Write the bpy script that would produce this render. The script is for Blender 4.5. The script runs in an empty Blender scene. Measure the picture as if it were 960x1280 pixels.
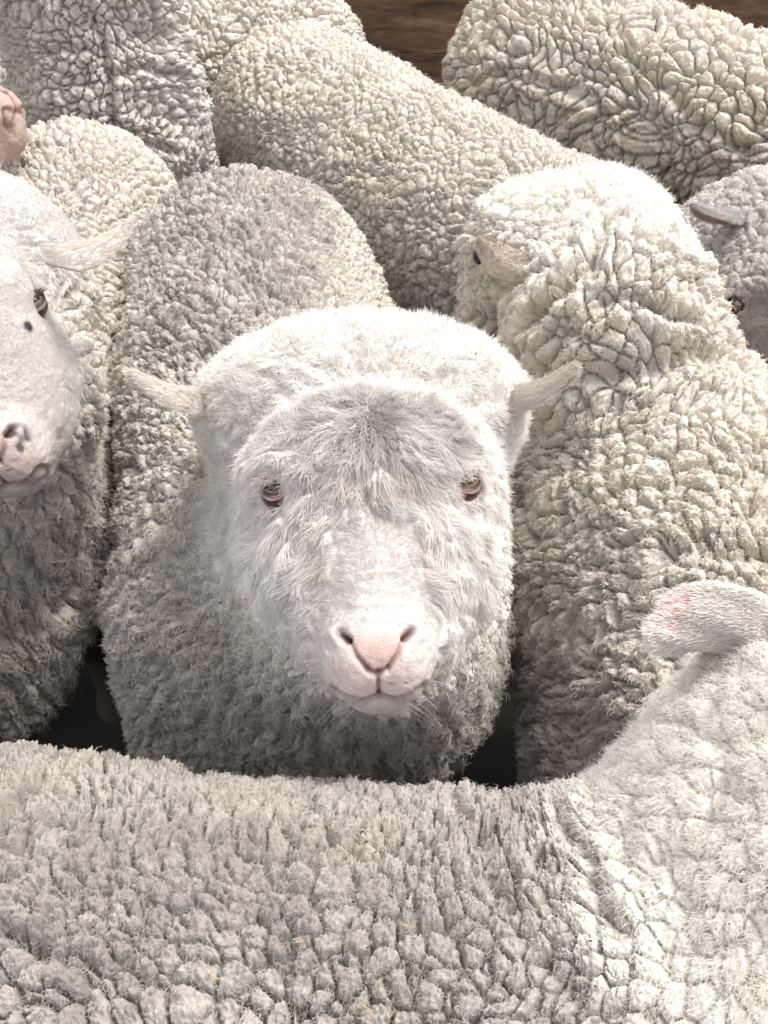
import bpy, math, random, time
from concurrent.futures import ThreadPoolExecutor
T00 = time.time(); FLOCK = []
import numpy as np
from mathutils import Vector, Matrix
random.seed(4)
RNG = np.random.default_rng(7)
C = bpy.context.scene.collection
scene = bpy.context.scene

# ------------------------------------------------------------------ camera, sky, sun, exposure
CAM_Z = 1.33; PITCH = 42.0; KX = 0.425; KY = KX * 4 / 3
cam_d = bpy.data.cameras.new('camera'); cam = bpy.data.objects.new('camera', cam_d); C.objects.link(cam)
cam.location = (0, 0, CAM_Z); cam.rotation_euler = (math.radians(90 - PITCH), 0, 0)
cam_d.sensor_fit = 'VERTICAL'; cam_d.sensor_height = 24; cam_d.lens = 12 / KY
cam_d.clip_start = 0.01; cam_d.clip_end = 500
scene.camera = cam
SUN_EL, SUN_AZ = 66.0, 66.0     # azimuth: degrees from +Y (away from the camera) towards +X
world = bpy.data.worlds.new('World'); scene.world = world; world.use_nodes = True
wn = world.node_tree; wn.nodes.clear()
sky = wn.nodes.new('ShaderNodeTexSky'); sky.sky_type = 'NISHITA'; sky.sun_disc = False
sky.sun_elevation = math.radians(SUN_EL); sky.sun_rotation = math.radians(SUN_AZ)
sky.air_density = 1.0; sky.dust_density = 3.0; sky.ozone_density = 0.6
bg = wn.nodes.new('ShaderNodeBackground'); bg.inputs['Strength'].default_value = 0.15
wo = wn.nodes.new('ShaderNodeOutputWorld')
hs = wn.nodes.new('ShaderNodeHueSaturation'); hs.inputs['Saturation'].default_value = 0.12   # a veiled, nearly white sky
wn.links.new(sky.outputs[0], hs.inputs['Color']); wn.links.new(hs.outputs[0], bg.inputs[0]); wn.links.new(bg.outputs[0], wo.inputs[0])
sun_d = bpy.data.lights.new('sun', 'SUN'); sun = bpy.data.objects.new('sun', sun_d); C.objects.link(sun)
sun_d.energy = 1.5; sun_d.angle = math.radians(22); sun_d.color = (1.0, 0.965, 0.92)
_az, _el = math.radians(SUN_AZ), math.radians(SUN_EL)
_sd = Vector((math.sin(_az) * math.cos(_el), math.cos(_az) * math.cos(_el), math.sin(_el)))
sun.rotation_euler = _sd.to_track_quat('Z', 'Y').to_euler(); sun.location = (0, 0, 5)
vs = scene.view_settings
vs.view_transform = 'Standard'; vs.look = 'None'; vs.gamma = 1.0; vs.use_curve_mapping = False; vs.exposure = 1.32
scene.cycles.max_bounces = 6; scene.cycles.diffuse_bounces = 4; scene.cycles.glossy_bounces = 2
scene.cycles.use_adaptive_sampling = True; scene.cycles.adaptive_threshold = 0.02
scene.cycles_curves.shape = 'RIBBONS'; scene.cycles_curves.subdivisions = 2
scene.cycles.use_denoising = True

_p = math.radians(PITCH)
FWD = np.array([0, math.cos(_p), -math.sin(_p)]); UPV = np.array([0, math.sin(_p), math.cos(_p)]); RGT = np.array([1., 0, 0])
CAMP = np.array([0, 0, CAM_Z])
def at(px, py, t=None, z=None):
    """photo pixel -> a point in the world, at depth t along the view axis or at height z"""
    d = FWD + (px - 480) / 480 * KX * RGT + (640 - py) / 640 * KY * UPV
    if t is None: t = (z - CAM_Z) / d[2]
    return CAMP + t * d
def pix(P):
    q = P - CAMP; t = q @ FWD
    ts = np.maximum(t, 1e-3)
    return 480 + (q @ RGT) / ts / KX * 480, 640 - (q @ UPV) / ts / KY * 640, t

# ------------------------------------------------------------------ noise
_T = 32
_RT = RNG.random((_T, _T, _T, 3)).astype(np.float32)
_RV = RNG.random((_T, _T, _T)).astype(np.float32)
def sst(a, b, x):
    u = np.clip((x - a) / (b - a), 0, 1); return u * u * (3 - 2 * u)
def vnoise(P, size):
    q = P / size + 500.0; i = np.floor(q).astype(np.int32); f = (q - i).astype(np.float32); f = f * f * (3 - 2 * f)
    r = 0
    for dx in (0, 1):
        for dy in (0, 1):
            for dz in (0, 1):
                w = (f[:, 0] if dx else 1 - f[:, 0]) * (f[:, 1] if dy else 1 - f[:, 1]) * (f[:, 2] if dz else 1 - f[:, 2])
                r = r + w * _RV[(i[:, 0] + dx) % _T, (i[:, 1] + dy) % _T, (i[:, 2] + dz) % _T]
    return r * 2 - 1
def vnoise3(P, size):
    return np.stack([vnoise(P + o, size) for o in (0.0, 3.71, 9.13)], 1)
def worley(P, size):
    """nearest two feature distances (in units of size), cell id in 0..1, vector to the nearest feature (in P's units)"""
    q = (P / size + 700.0).astype(np.float32); i = np.floor(q).astype(np.int32)
    n = len(P); f1 = np.full(n, 9, np.float32); f2 = np.full(n, 9, np.float32)
    idn = np.zeros(n, np.float32); vec = np.zeros((n, 3), np.float32)
    for dx in (-1, 0, 1):
        for dy in (-1, 0, 1):
            for dz in (-1, 0, 1):
                c = i + np.array([dx, dy, dz], np.int32); m = c % _T
                v = c + 0.08 + 0.84 * _RT[m[:, 0], m[:, 1], m[:, 2]] - q
                d = np.sqrt((v * v).sum(1))
                a = d < f1
                f2 = np.where(a, f1, np.minimum(f2, d)); f1 = np.where(a, d, f1)
                idn = np.where(a, _RV[m[:, 0], m[:, 1], m[:, 2]], idn)
                vec[a] = v[a]
    return f1, f2, idn, vec * size

# ------------------------------------------------------------------ implicit bodies
def nrm(v):
    v = np.asarray(v, float); return v / (np.linalg.norm(v, axis=-1, keepdims=True) + 1e-12)
class Frame:
    """head frame: x across the face, y down the face to the nose, z out of the face; lengths in mm times s"""
    def __init__(self, o, nose, across, s=1.0):
        self.o = np.asarray(o, float); self.y = nrm(np.asarray(nose) - self.o)
        a = np.asarray(across, float); self.x = nrm(a - (a @ self.y) * self.y); self.z = np.cross(self.x, -self.y) ; self.s = s
        self.M = np.stack([self.x, self.y, self.z], 0)
    def w(self, x, y, z): return self.o + (x * self.x + y * self.y + z * self.z) * self.s * 0.001
    def d(self, x, y, z): return nrm(x * self.x + y * self.y + z * self.z)
    def loc(self, P): return ((P - self.o) @ self.M.T) / (self.s * 0.001)
class Form:
    def __init__(self): self.pr = []; self.cut = []
    def cap(self, a, b, ra, rb=None, k=0.05):
        self.pr.append(('c', np.asarray(a, np.float32), np.asarray(b, np.float32), ra, rb if rb else ra, k))
    def ell(self, c, r, M=None, k=0.05):
        self.pr.append(('e', np.asarray(c, np.float32), np.asarray(r, np.float32), np.eye(3, dtype=np.float32) if M is None else M.astype(np.float32), 0, k))
    def hell(self, F, c, r, k=0.02):
        self.ell(F.w(*c), np.array(r) * F.s * 0.001, F.M, k)
    def hcap(self, F, a, b, ra, rb, k=0.02):
        s = F.s * 0.001; self.cap(F.w(*a), F.w(*b), ra * s, rb * s, k)
    def f(self, P):
        P = P.astype(np.float32); r = None
        for t, a, b, c, d, k in self.pr:
            if t == 'c':
                ba = b - a; h = np.clip(((P - a) @ ba) / float(ba @ ba), 0, 1)
                v = P - a - h[:, None] * ba; x = np.sqrt((v * v).sum(1)) - (c + (d - c) * h)
            else:
                q = (P - a) @ c.T; k0 = np.sqrt(((q / b) ** 2).sum(1)); k1 = np.sqrt(((q / (b * b)) ** 2).sum(1)) + 1e-9
                x = k0 * (k0 - 1) / k1
            if r is None: r = x
            else:
                h = np.maximum(k - np.abs(r - x), 0) / k; r = np.minimum(r, x) - h * h * k * 0.25
        for a, rad, k in self.cut:
            x = rad - np.sqrt(((P - a) ** 2).sum(1))
            h = np.maximum(k - np.abs(r - x), 0) / k; r = np.maximum(r, x) + h * h * k * 0.25
        return r
    def grad(self, P, e=0.0015):
        g = 0
        for s in ((1, -1, -1), (-1, -1, 1), (-1, 1, -1), (1, 1, 1)):
            s = np.array(s, np.float32); g = g + s * self.f(P + s * e)[:, None]
        return nrm(g).astype(np.float32)
    def bounds(self):
        lo = np.full(3, 1e9); hi = -lo
        for t, a, b, c, d, k in self.pr:
            if t == 'c': R = max(c, d); l = np.minimum(a, b) - R; h = np.maximum(a, b) + R
            else: R = b.max(); l = a - R; h = a + R
            lo = np.minimum(lo, l); hi = np.maximum(hi, h)
        return lo - 0.03, hi + 0.03
    def surface_point(self, a, d, L=0.2):
        """first surface point going from outside (a + d L) inwards to a"""
        ts = np.linspace(L, 0, 400); P = a + ts[:, None] * d
        v = self.f(P); i = int(np.argmax(v < 0)); return P[i]
    def net(self, h):
        lo, hi = self.bounds(); n = np.ceil((hi - lo) / h).astype(int) + 1
        ax = [lo[i] + h * np.arange(n[i]) for i in range(3)]
        G = np.stack(np.meshgrid(*ax, indexing='ij'), -1).reshape(-1, 3).astype(np.float32)
        v = self.f(G).reshape(n); s = v < 0
        cnt = 0
        for dx in (0, 1):
            for dy in (0, 1):
                for dz in (0, 1):
                    cnt = cnt + s[dx:n[0]-1+dx, dy:n[1]-1+dy, dz:n[2]-1+dz]
        act = (cnt > 0) & (cnt < 8); ids = -np.ones(act.shape, int); ids[act] = np.arange(act.sum())
        V = lo + h * (np.argwhere(act) + 0.5)
        tris = []
        for axis in range(3):
            o1, o2 = [(1, 2), (2, 0), (0, 1)][axis]
            sl0 = [slice(None)] * 3; sl1 = [slice(None)] * 3
            sl0[axis] = slice(0, n[axis]-1); sl1[axis] = slice(1, n[axis])
            a, b = s[tuple(sl0)], s[tuple(sl1)]
            for mask, flip in ((a & ~b, False), (~a & b, True)):
                e = np.argwhere(mask)
                e = e[(e[:, o1] > 0) & (e[:, o2] > 0) & (e[:, o1] < n[o1]-1) & (e[:, o2] < n[o2]-1)]
                def cell(d1, d2):
                    c = e.copy(); c[:, o1] -= d1; c[:, o2] -= d2; return ids[c[:, 0], c[:, 1], c[:, 2]]
                q = [cell(1, 1), cell(0, 1), cell(0, 0), cell(1, 0)]
                if flip: q = q[::-1]
                tris.append(np.stack([q[0], q[1], q[2]], 1)); tris.append(np.stack([q[0], q[2], q[3]], 1))
        T = np.concatenate(tris); V = V.astype(np.float32)
        return self.project(V, 3), T
    def project(self, V, it=2):
        for _ in range(it): V = V - self.grad(V) * np.clip(self.f(V), -0.01, 0.01)[:, None]
        return V
def refine(form, V, T, target, rounds):
    for _ in range(rounds):
        VN = vnormals(V, T)
        E = np.concatenate([T[:, [0, 1]], T[:, [1, 2]], T[:, [2, 0]]]); E.sort(axis=1)
        key = E[:, 0].astype(np.int64) * len(V) + E[:, 1]
        uk, inv = np.unique(key, return_inverse=True)
        a, b = uk // len(V), uk % len(V)
        mid = (V[a] + V[b]) / 2; ln = np.linalg.norm(V[a] - V[b], axis=1)
        sp = ln > target(mid, nrm(VN[a] + VN[b])) * 1.25
        if not sp.any(): break
        nid = -np.ones(len(uk), int); nid[sp] = len(V) + np.arange(sp.sum())
        nv = form.project(mid[sp], 1)
        V = np.concatenate([V, nv.astype(np.float32)])
        n = len(T); m = nid[inv].reshape(3, n).T
        code = (m[:, 0] >= 0) * 1 + (m[:, 1] >= 0) * 2 + (m[:, 2] >= 0) * 4
        out = [T[code == 0]]
        for c, rot in ((1, 0), (2, 1), (4, 2)):
            k = code == c; t = np.roll(T[k], -rot, axis=1); e = np.roll(m[k], -rot, axis=1)
            out += [np.stack([t[:, 0], e[:, 0], t[:, 2]], 1), np.stack([e[:, 0], t[:, 1], t[:, 2]], 1)]
        for c, rot in ((3, 0), (6, 1), (5, 2)):   # edges rot and rot+1 split
            k = code == c; t = np.roll(T[k], -rot, axis=1); e = np.roll(m[k], -rot, axis=1)
            out += [np.stack([e[:, 0], t[:, 1], e[:, 1]], 1), np.stack([t[:, 0], e[:, 0], e[:, 1]], 1), np.stack([t[:, 0], e[:, 1], t[:, 2]], 1)]
        k = code == 7; t = T[k]; e = m[k]
        out += [np.stack([t[:, 0], e[:, 0], e[:, 2]], 1), np.stack([e[:, 0], t[:, 1], e[:, 1]], 1), np.stack([e[:, 2], e[:, 1], t[:, 2]], 1), np.stack([e[:, 0], e[:, 1], e[:, 2]], 1)]
        T = np.concatenate(out)
    return V, T
def vnormals(V, T):
    n = np.cross(V[T[:, 1]] - V[T[:, 0]], V[T[:, 2]] - V[T[:, 0]]); N = np.zeros_like(V)
    for k in range(3):
        for j in range(3): N[:, j] += np.bincount(T[:, k], n[:, j], len(V))
    return nrm(N).astype(np.float32)

# ------------------------------------------------------------------ objects
def link(name, data, m=None, parent=None, origin=(0, 0, 0)):
    o = bpy.data.objects.new(name, data); C.objects.link(o)
    o.location = origin if parent is None else (0, 0, 0)
    if m is not None: data.materials.append(m)
    if parent is not None: o.parent = parent
    return o
def mesh_obj(name, V, T, m, parent=None, base=np.zeros(3), cols=None, smooth=True):
    me = bpy.data.meshes.new(name); V = np.asarray(V, np.float32) - np.asarray(base, np.float32)
    T = np.asarray(T, np.int32); w = T.shape[1]
    me.vertices.add(len(V)); me.vertices.foreach_set('co', V.ravel())
    me.loops.add(T.size); me.loops.foreach_set('vertex_index', T.ravel())
    me.polygons.add(len(T)); me.polygons.foreach_set('loop_start', np.arange(0, T.size, w, dtype=np.int32))
    me.polygons.foreach_set('use_smooth', np.full(len(T), smooth))
    if cols is not None:
        a = me.color_attributes.new('tint', 'FLOAT_COLOR', 'POINT')
        a.data.foreach_set('color', np.concatenate([cols, np.ones((len(cols), 1))], 1).astype(np.float32).ravel())
    me.update(); me.validate()
    return link(name, me, m, parent)
def hair_obj(name, P, R, cols, m, parent=None, base=np.zeros(3)):
    """P strands x points x 3, R strands x points, cols strands x 3"""
    n, k = P.shape[:2]
    hc = bpy.data.hair_curves.new(name); hc.add_curves([k] * n)
    hc.attributes['position'].data.foreach_set('vector', (P - np.asarray(base)).astype(np.float32).ravel())
    ra = hc.attributes.get('radius') or hc.attributes.new('radius', 'FLOAT', 'POINT')
    ra.data.foreach_set('value', R.astype(np.float32).ravel())
    ca = hc.attributes.new('tint', 'FLOAT_COLOR', 'CURVE')
    ca.data.foreach_set('color', np.concatenate([cols, np.ones((n, 1))], 1).astype(np.float32).ravel())
    o = link(name, hc, m, parent); o['kind'] = 'stuff'; return o
def thing(name, label, cat, loc, group=None):
    o = bpy.data.objects.new(name, None); C.objects.link(o); o.location = loc; o.empty_display_size = 0.1
    o['label'] = label; o['category'] = cat
    if group: o['group'] = group
    return o

# ------------------------------------------------------------------ materials
def mat(name):
    m = bpy.data.materials.new(name); m.use_nodes = True; nt = m.node_tree
    return m, nt, nt.nodes['Principled BSDF']
def mk_wool():
    m, nt, b = mat('wool_fleece'); N, L = nt.nodes, nt.links
    at_ = N.new('ShaderNodeAttribute'); at_.attribute_name = 'tint'
    tc = N.new('ShaderNodeTexCoord'); no = N.new('ShaderNodeTexNoise'); no.inputs['Scale'].default_value = 260; no.inputs['Detail'].default_value = 4
    L.new(tc.outputs['Object'], no.inputs['Vector'])
    mx = N.new('ShaderNodeMix'); mx.data_type = 'RGBA'; mx.blend_type = 'MULTIPLY'
    cr = N.new('ShaderNodeMapRange'); cr.inputs[3].default_value = 0.8; cr.inputs[4].default_value = 1.12
    L.new(no.outputs['Fac'], cr.inputs[0]); mx.inputs[0].default_value = 1
    L.new(at_.outputs['Color'], mx.inputs[6]); L.new(cr.outputs[0], mx.inputs[7]); L.new(mx.outputs[2], b.inputs['Base Color'])
    bp = N.new('ShaderNodeBump'); bp.inputs['Strength'].default_value = 0.45; bp.inputs['Distance'].default_value = 0.002
    n2 = N.new('ShaderNodeTexNoise'); n2.inputs['Scale'].default_value = 700; n2.inputs['Detail'].default_value = 3; L.new(tc.outputs['Object'], n2.inputs['Vector'])
    L.new(n2.outputs['Fac'], bp.inputs['Height']); L.new(bp.outputs[0], b.inputs['Normal'])
    b.inputs['Roughness'].default_value = 0.85; b.inputs['Specular IOR Level'].default_value = 0.2
    return m
def mk_strand():
    m, nt, b = mat('wool_strand'); N, L = nt.nodes, nt.links
    at_ = N.new('ShaderNodeAttribute'); at_.attribute_name = 'tint'
    L.new(at_.outputs['Color'], b.inputs['Base Color'])
    b.inputs['Roughness'].default_value = 0.6; b.inputs['Specular IOR Level'].default_value = 0.25
    return m
def mk_simple(name, col, rough=0.5, coat=0, spec=0.5, sss=0):
    m, nt, b = mat(name); b.inputs['Base Color'].default_value = (*col, 1); b.inputs['Roughness'].default_value = rough
    b.inputs['Specular IOR Level'].default_value = spec; b.inputs['Coat Weight'].default_value = coat
    b.inputs['Coat Roughness'].default_value = 0.03; return m
def mk_tint(name, rough, coat=0.0, spec=0.5):
    m, nt, b = mat(name); a = nt.nodes.new('ShaderNodeAttribute'); a.attribute_name = 'tint'
    nt.links.new(a.outputs['Color'], b.inputs['Base Color']); b.inputs['Roughness'].default_value = rough
    b.inputs['Coat Weight'].default_value = coat; b.inputs['Coat Roughness'].default_value = 0.04; b.inputs['Specular IOR Level'].default_value = spec
    return m
WOOL = mk_wool(); STRAND = mk_strand(); EYE = mk_tint('eye_surface', 0.25, 0.25, 0.2); SKIN = mk_tint('skin', 0.5, 0, 0.4)
LASH = mk_tint('lash', 0.5)

# ------------------------------------------------------------------ wool
DENS = 0.20
def px_size(P):
    x, y, t = pix(P); return 2 * KX * np.maximum(t, 0.3) / 768
def in_view(P, margin=130):
    x, y, t = pix(P)
    return np.maximum.reduce([-x - margin, x - 960 - margin, -y - margin, y - 1280 - margin, np.zeros(len(P))]) 
class Sheep:
    def __init__(s, label, cat='sheep', group='sheep crowded together in the pen'):
        s.form = Form(); s.label = label; s.cat = cat; s.group = group
        s.wool = np.array([0.400, 0.372, 0.332]); s.tip = np.array([0.42, 0.36, 0.30]); s.tipamt = 0.3
        s.cell = 0.016; s.amp = 0.008; s.stretch = np.ones(3); s.curl = 0.0016; s.length = 0.0048; s.clump = 0.12
        s.fold = 0.009; s.foldsize = 0.09; s.foldstretch = np.ones(3); s.F = None; s.ears = []; s.comb = np.array([0, 0, -0.3]); s.edge = 2.1
        s.small = 0.35; s.paint = None; s.areas = []; s.density = 1.0; s.crimp = 0.10; s.soft = []; s.longwool = []; s.creases = []; s.marks = []; s.sidevise = None; s.thick = 1.0; s.side_eyes = []; s.legs = []
        s.headset = {}
    def legs_at(s, pts, z0=0.42):
        for x, y in pts:
            s.form.cap((x, y, z0), (x, y, 0.22), 0.075, 0.04, 0.06); s.form.cap((x, y, 0.24), (x, y + 0.01, 0.03), 0.03, 0.024, 0.03)
            s.form.cap((x, y - 0.01, 0.028), (x, y + 0.012, 0.028), 0.028, 0.028, 0.02)
    def head(s, F, crown=True):
        s.F = F; f = s.form
        k = s.headset.get('k', 1.0)
        f.hell(F, (0, -36, -76), (109 * k, 70, 92), 0.022)        # forehead wool
        cy = s.headset.get('crown', -136); f.hell(F, (-8 * k, cy, -158), (164 * k, 82, 112), 0.020)       # crown behind the ears
        f.hell(F, (0, 22, -92), (104 * k, 76, 74), 0.03)         # cheeks
        f.hcap(F, (0, 20, -98), (0, 96, -84), 84 * k, 44 * k, 0.03)
        f.hcap(F, (0, -5, -45), (0, 112, -34), 52, 34, 0.04)  # bridge
        for q in (-1, 1):
            f.hcap(F, (q * 44 * k, 30, -52), (q * 32, 96, -56), 34, 20, 0.03)
            f.hell(F, (q * 18, 129, -36), (25, 31, 32), 0.014)
            f.hell(F, (q * 66 * k, -16, -36), (27, 15, 22), 0.02)   # brow
        f.hell(F, (0, 116, -26), (32, 27, 30), 0.02)
        f.hell(F, (0, 148, -56), (27, 16, 30), 0.006)          # chin
        f.hcap(F, (0, 116, -84), (0, 60, -130), 28, 60, 0.04)
    def hmasks(s, P):
        """per point: short-hair mask, pad mask, head mask, local coords"""
        if s.F is None:
            z = np.zeros(len(P)); return z, z, z, np.full((len(P), 3), 999.0)
        L = s.F.loc(P); x, y, z = L.T; ax = np.abs(x)
        front = sst(-150, -90, z)
        head = sst(270, 215, np.sqrt(x**2 + (y + 10)**2 + (z + 90)**2)) * (1 - sst(-98, -128, z) * sst(0, 45, y))
        if s.headset.get('bare', 0) == 1: head = head * (1 - sst(-95, -130, z) * sst(-70, -40, y))
        w = np.interp(y, [-10, 20, 60, 88, 106, 200], [12, 26, 34, 38, 50, 50]) + np.interp(y, [-60, 0, 90, 110], [34, 50, 20, 0]) * s.headset.get('facew', s.headset.get('bare', 0))
        short = head * sst(w + 18, w - 12, ax) * sst(12, 48, y + 85 * s.headset.get('bare', 0)) * front * sst(205, 185, y)
        pad = sst(1.15, 0.85, np.sqrt((x / 25)**2 + ((y - 126) / 20)**2)) * sst(-60, -30, z)
        return short, pad, head, L
    def seg(s, x, y, pts):
        d = np.full(len(x), 1e3)
        for (ax, ay), (bx, by) in zip(pts[:-1], pts[1:]):
            h = np.clip(((x - ax) * (bx - ax) + (y - ay) * (by - ay)) / ((bx - ax)**2 + (by - ay)**2), 0, 1)
            d = np.minimum(d, np.hypot(x - ax - h * (bx - ax), y - ay - h * (by - ay)))
        return d
    def carve(s, L):
        x, y, z = L.T; ax = np.abs(x); g = lambda d, w: np.exp(-(d / w)**2)
        fr = sst(-75, -45, z)
        nos = g(s.seg(ax, y, [(26, 113), (22, 118)]), 3.0)
        slit = g(s.seg(ax, y, [(21, 117), (15, 130), (7, 140)]), 2.0)
        phil = g(s.seg(ax, y, [(0, 141), (0, 157)]), 1.7)
        mouth = g(s.seg(ax, y, [(0, 157), (12, 159.5), (24, 157), (36, 149)]), 1.9)
        lipcut = g(s.seg(ax, y, [(7, 140), (0, 143)]), 1.8)
        wr = g(y - 96 + ax * 0.05, 2.6) * sst(32, 20, ax) + 0.55 * g(y - 84 - 1.5 * np.sin(x * .08), 2.4) * sst(30, 18, ax) + 0.4 * g(y - 72 + x * 0.05, 2.6) * sst(28, 14, ax)
        d = -10 * nos - 4.0 * slit * (.45 + .55 * sst(114, 136, y)) - 3.2 * phil - 4.5 * mouth - 2.5 * lipcut
        d = d * fr - 2.2 * wr * fr
        d += 3.0 * g(np.hypot(ax - 31, y - 112), 6) * fr            # nostril wing
        return d, nos * fr, np.maximum.reduce([slit * (.25 + .75 * sst(116, 138, y)), phil * .8, lipcut]) * fr, mouth * fr
    def target(s, P, g):
        pxs = px_size(P); o = in_view(P); t = pxs * s.edge * (1 + o / 60)
        v = nrm(CAMP - P); fc = (g * v).sum(1)
        t = t * np.where(fc < -0.15, 4.0, 1.0)
        t = np.minimum(t * (1 + 3.5 * s.hidden(P)), 0.03)
        if s.F is not None:
            short, pad, head, L = s.hmasks(P)
            vis = (o < 1) & (fc > -0.3) & (s.hidden(P) < .5)
            t = np.where(vis & (L[:, 1] > 60) & (short > 0.3), np.minimum(t, 0.0013), t)
        return t
    def wcoord(s, P):
        """warped lock coordinates"""
        Q = P * s.stretch + vnoise3(P, 0.07) * 0.022 * min(1.5, s.cell / .016) + vnoise3(P, 0.014) * 0.0022
        return Q
    def surface(s, P):
        """displacement height and lock data at points on the smooth form"""
        short, pad, head, L = s.hmasks(P)
        Q = s.wcoord(P)
        f1, f2, idn, vec = worley(Q, s.cell)
        vec = vec / s.stretch
        e = f2 - f1
        lock = (1 - np.exp(-e * 11)) * np.sqrt(1 - 0.62 * np.clip(f1, 0, 1.0)**2) * (0.78 + 0.44 * idn)
        lock = lock - 0.38 * np.exp(-(e / 0.07)**2)
        reg = 0.92 + 0.3 * vnoise(P + 17, 0.10)
        g1, g2, _, _ = worley(Q + 5.3, s.cell * 0.42)
        lock = lock + s.small * (sst(0, 0.5, g2 - g1) - 0.6) * (0.6)
        s_m = np.zeros(len(P))
        for c_, r_ in s.soft: s_m = np.maximum(s_m, sst(1.2, .75, np.linalg.norm((P - np.asarray(c_)) / np.asarray(r_), axis=1)))
        reg = reg * (1 - .6 * s_m)
        Qf = P * s.foldstretch + vnoise3(P, 0.06) * 0.03
        h1, h2, hid, _ = worley(Qf + 1.7, s.foldsize)
        fold = -np.exp(-((h2 - h1) / 0.10)**2) * sst(-0.3, 0.3, vnoise(P + 7, 0.12))
        bulk = vnoise(P + 2, 0.11) * 0.6 + vnoise(P + 4, 0.045) * 0.4 + vnoise(P + 31, 0.21) * 1.6 * (s.F is None or 0.6)
        t1, t2, _, _ = worley(Q + 9.1, s.cell * 0.24)
        lock = lock + s.crimp * (sst(0, 0.5, t2 - t1) - 0.6)
        body = 2.0 * s.amp * (lock - 0.5) * reg + s.fold * fold + s.fold * 0.7 * bulk
        if s.cr3:
            Pw = P + vnoise3(P, 0.03) * 0.006
            for P_, w_, dep in s.cr3:
                d = np.full(len(P), 9.0)
                for a, b in zip(P_[:-1], P_[1:]):
                    ba = b - a; hh_ = np.clip((Pw - a) @ ba / (ba @ ba), 0, 1); d = np.minimum(d, np.linalg.norm(Pw - a - hh_[:, None] * ba, axis=1))
                body = body - dep * np.exp(-(d / w_)**2) + dep * .35 * np.exp(-((d - 2.6 * w_) / (1.6 * w_))**2)
        h = body
        if s.F is not None:
            x, y, z = L.T
            r = np.hypot(x, y + 60); th = np.arctan2(x, y + 60)
            wq = vnoise3(P, 0.02) * 5
            Qh = np.stack([r * 0.42, th * 95, z * 0.35], 1) + wq
            a1, a2, aid, _ = worley(Qh, 8.0)
            hl = sst(0, 0.5, a2 - a1) * (0.6 + 0.6 * aid)
            Qb = np.stack([r * 0.5, th * 95, z * 0.4], 1) + wq * 2
            b1, b2, bid, _ = worley(Qb, 24.0)
            hl2 = sst(0, 0.6, b2 - b1) * (0.6 + 0.6 * bid)
            hh = 0.0050 * (hl - 0.5) + 0.0060 * (hl2 - 0.5) + 0.003 * bulk
            crown = sst(-60, -110, y) * s.headset.get('smooth_crown', 1.0)
            hh = hh * (1 - 0.5 * crown) * (.4 if s.headset.get('bare', 0) == 1 else 1)
            fine = 0.0006 * vnoise(P, 0.004) * (1 - pad) + 0.0012 * vnoise(P + 1, 0.015)
            hh = hh * (1 - short) + fine * short
            ck = s.headset.get('lumpy', 0.0)
            hh = hh * (1 - ck) + ck * (body * (1 - short) + fine * short)
            d, nos, slit, mouth = s.carve(L)
            hh = hh + d * 0.001 * s.F.s * short
            h = body * (1 - head) + hh * head
            idn = np.where(head > 0.5, aid, idn); vec = vec * (1 - head * (1 - ck))[:, None].astype(np.float32)
            lock = lock * (1 - head) + hl * head
        return h, lock, idn, vec, short, pad, head, L
    def colour(s, P, lock, idn, short, pad, head, L, tipf):
        n1 = vnoise(P, 0.07); n2 = vnoise(P + 3, 0.02); n3 = vnoise(P + 6, 0.006)
        c = s.wool * np.array([1.01, .995, .975]) * (1 + 0.09 * n1 + 0.08 * n2)[:, None] * (1 + np.array([0, -.012, -.05]) * sst(.1, .7, vnoise(P + 21, .05))[:, None])
        c = c * (0.93 + 0.14 * idn)[:, None]
        dirt = np.clip(s.tipamt * (0.55 + 0.7 * n1 + 0.5 * n2 + 0.3 * (idn - .5) + 0.5 * n3 * (s.tipamt > .5)) * tipf, 0, 1)
        for (ctr, rad, amt) in s.areas:                      # dirtier or cleaner stretches of the fleece
            m = sst(1.25, 0.7, np.linalg.norm((P - np.asarray(ctr)) / np.asarray(rad), axis=1))
            if amt < 0: dirt = dirt * (1 + amt * m); c = c * (1 + m * amt)[:, None] - np.array([.74, .70, .64]) * (m * amt)[:, None] * (1 + .05 * n2)[:, None]
            else: dirt = np.clip(dirt + m * amt * (0.5 + 0.5 * tipf) * (0.8 + 0.6 * n2), 0, 1)
        c = c * (1 - dirt[:, None]) + s.tip * dirt[:, None]
        if s.paint is not None:
            m = sst(1.2, 0.6, np.linalg.norm((P - s.paint) / 0.009, axis=1) + 0.3 * n3)[:, None]
            c = c * (1 - m * .7) + np.array([0.08, 0.42, 0.5]) * m * .7
        if s.F is not None:
            x, y, z = L.T; ax = np.abs(x)
            hw = np.array(s.headset.get('wool', (0.68, 0.645, 0.605)))
            hc = hw * (0.96 + 0.05 * n2 + 0.08 * (idn - 0.5))[:, None]
            grey = sst(1.15, 0.35, np.sqrt((x / 108)**2 + ((y + 40) / 80)**2)) * (0.62 + 0.5 * n2 + 0.5 * (idn - .5)) * sst(-60, -10, z)
            grey = np.clip(grey * s.headset.get('grey', 1.0), 0, 1)[:, None]
            hc = hc * (1 - grey) + np.array([0.33, 0.30, 0.28]) * grey
            # tan staining beside the bridge and below the brow
            tan = sst(1.1, 0.3, np.sqrt(((ax - 40) / 14)**2 + ((y - 50) / 34)**2)) * 0.55 + sst(1, .3, np.sqrt((x / 55)**2 + ((y - 5) / 18)**2)) * .35
            tan = np.clip(tan * (0.8 + 0.6 * n2), 0, 1)[:, None]
            hc = hc * (1 - tan) + np.array([0.56, 0.47, 0.37]) * tan
            face = np.array([0.50, 0.465, 0.435]) * (1 + 0.05 * n3)[:, None] * np.ones_like(hc)
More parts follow.
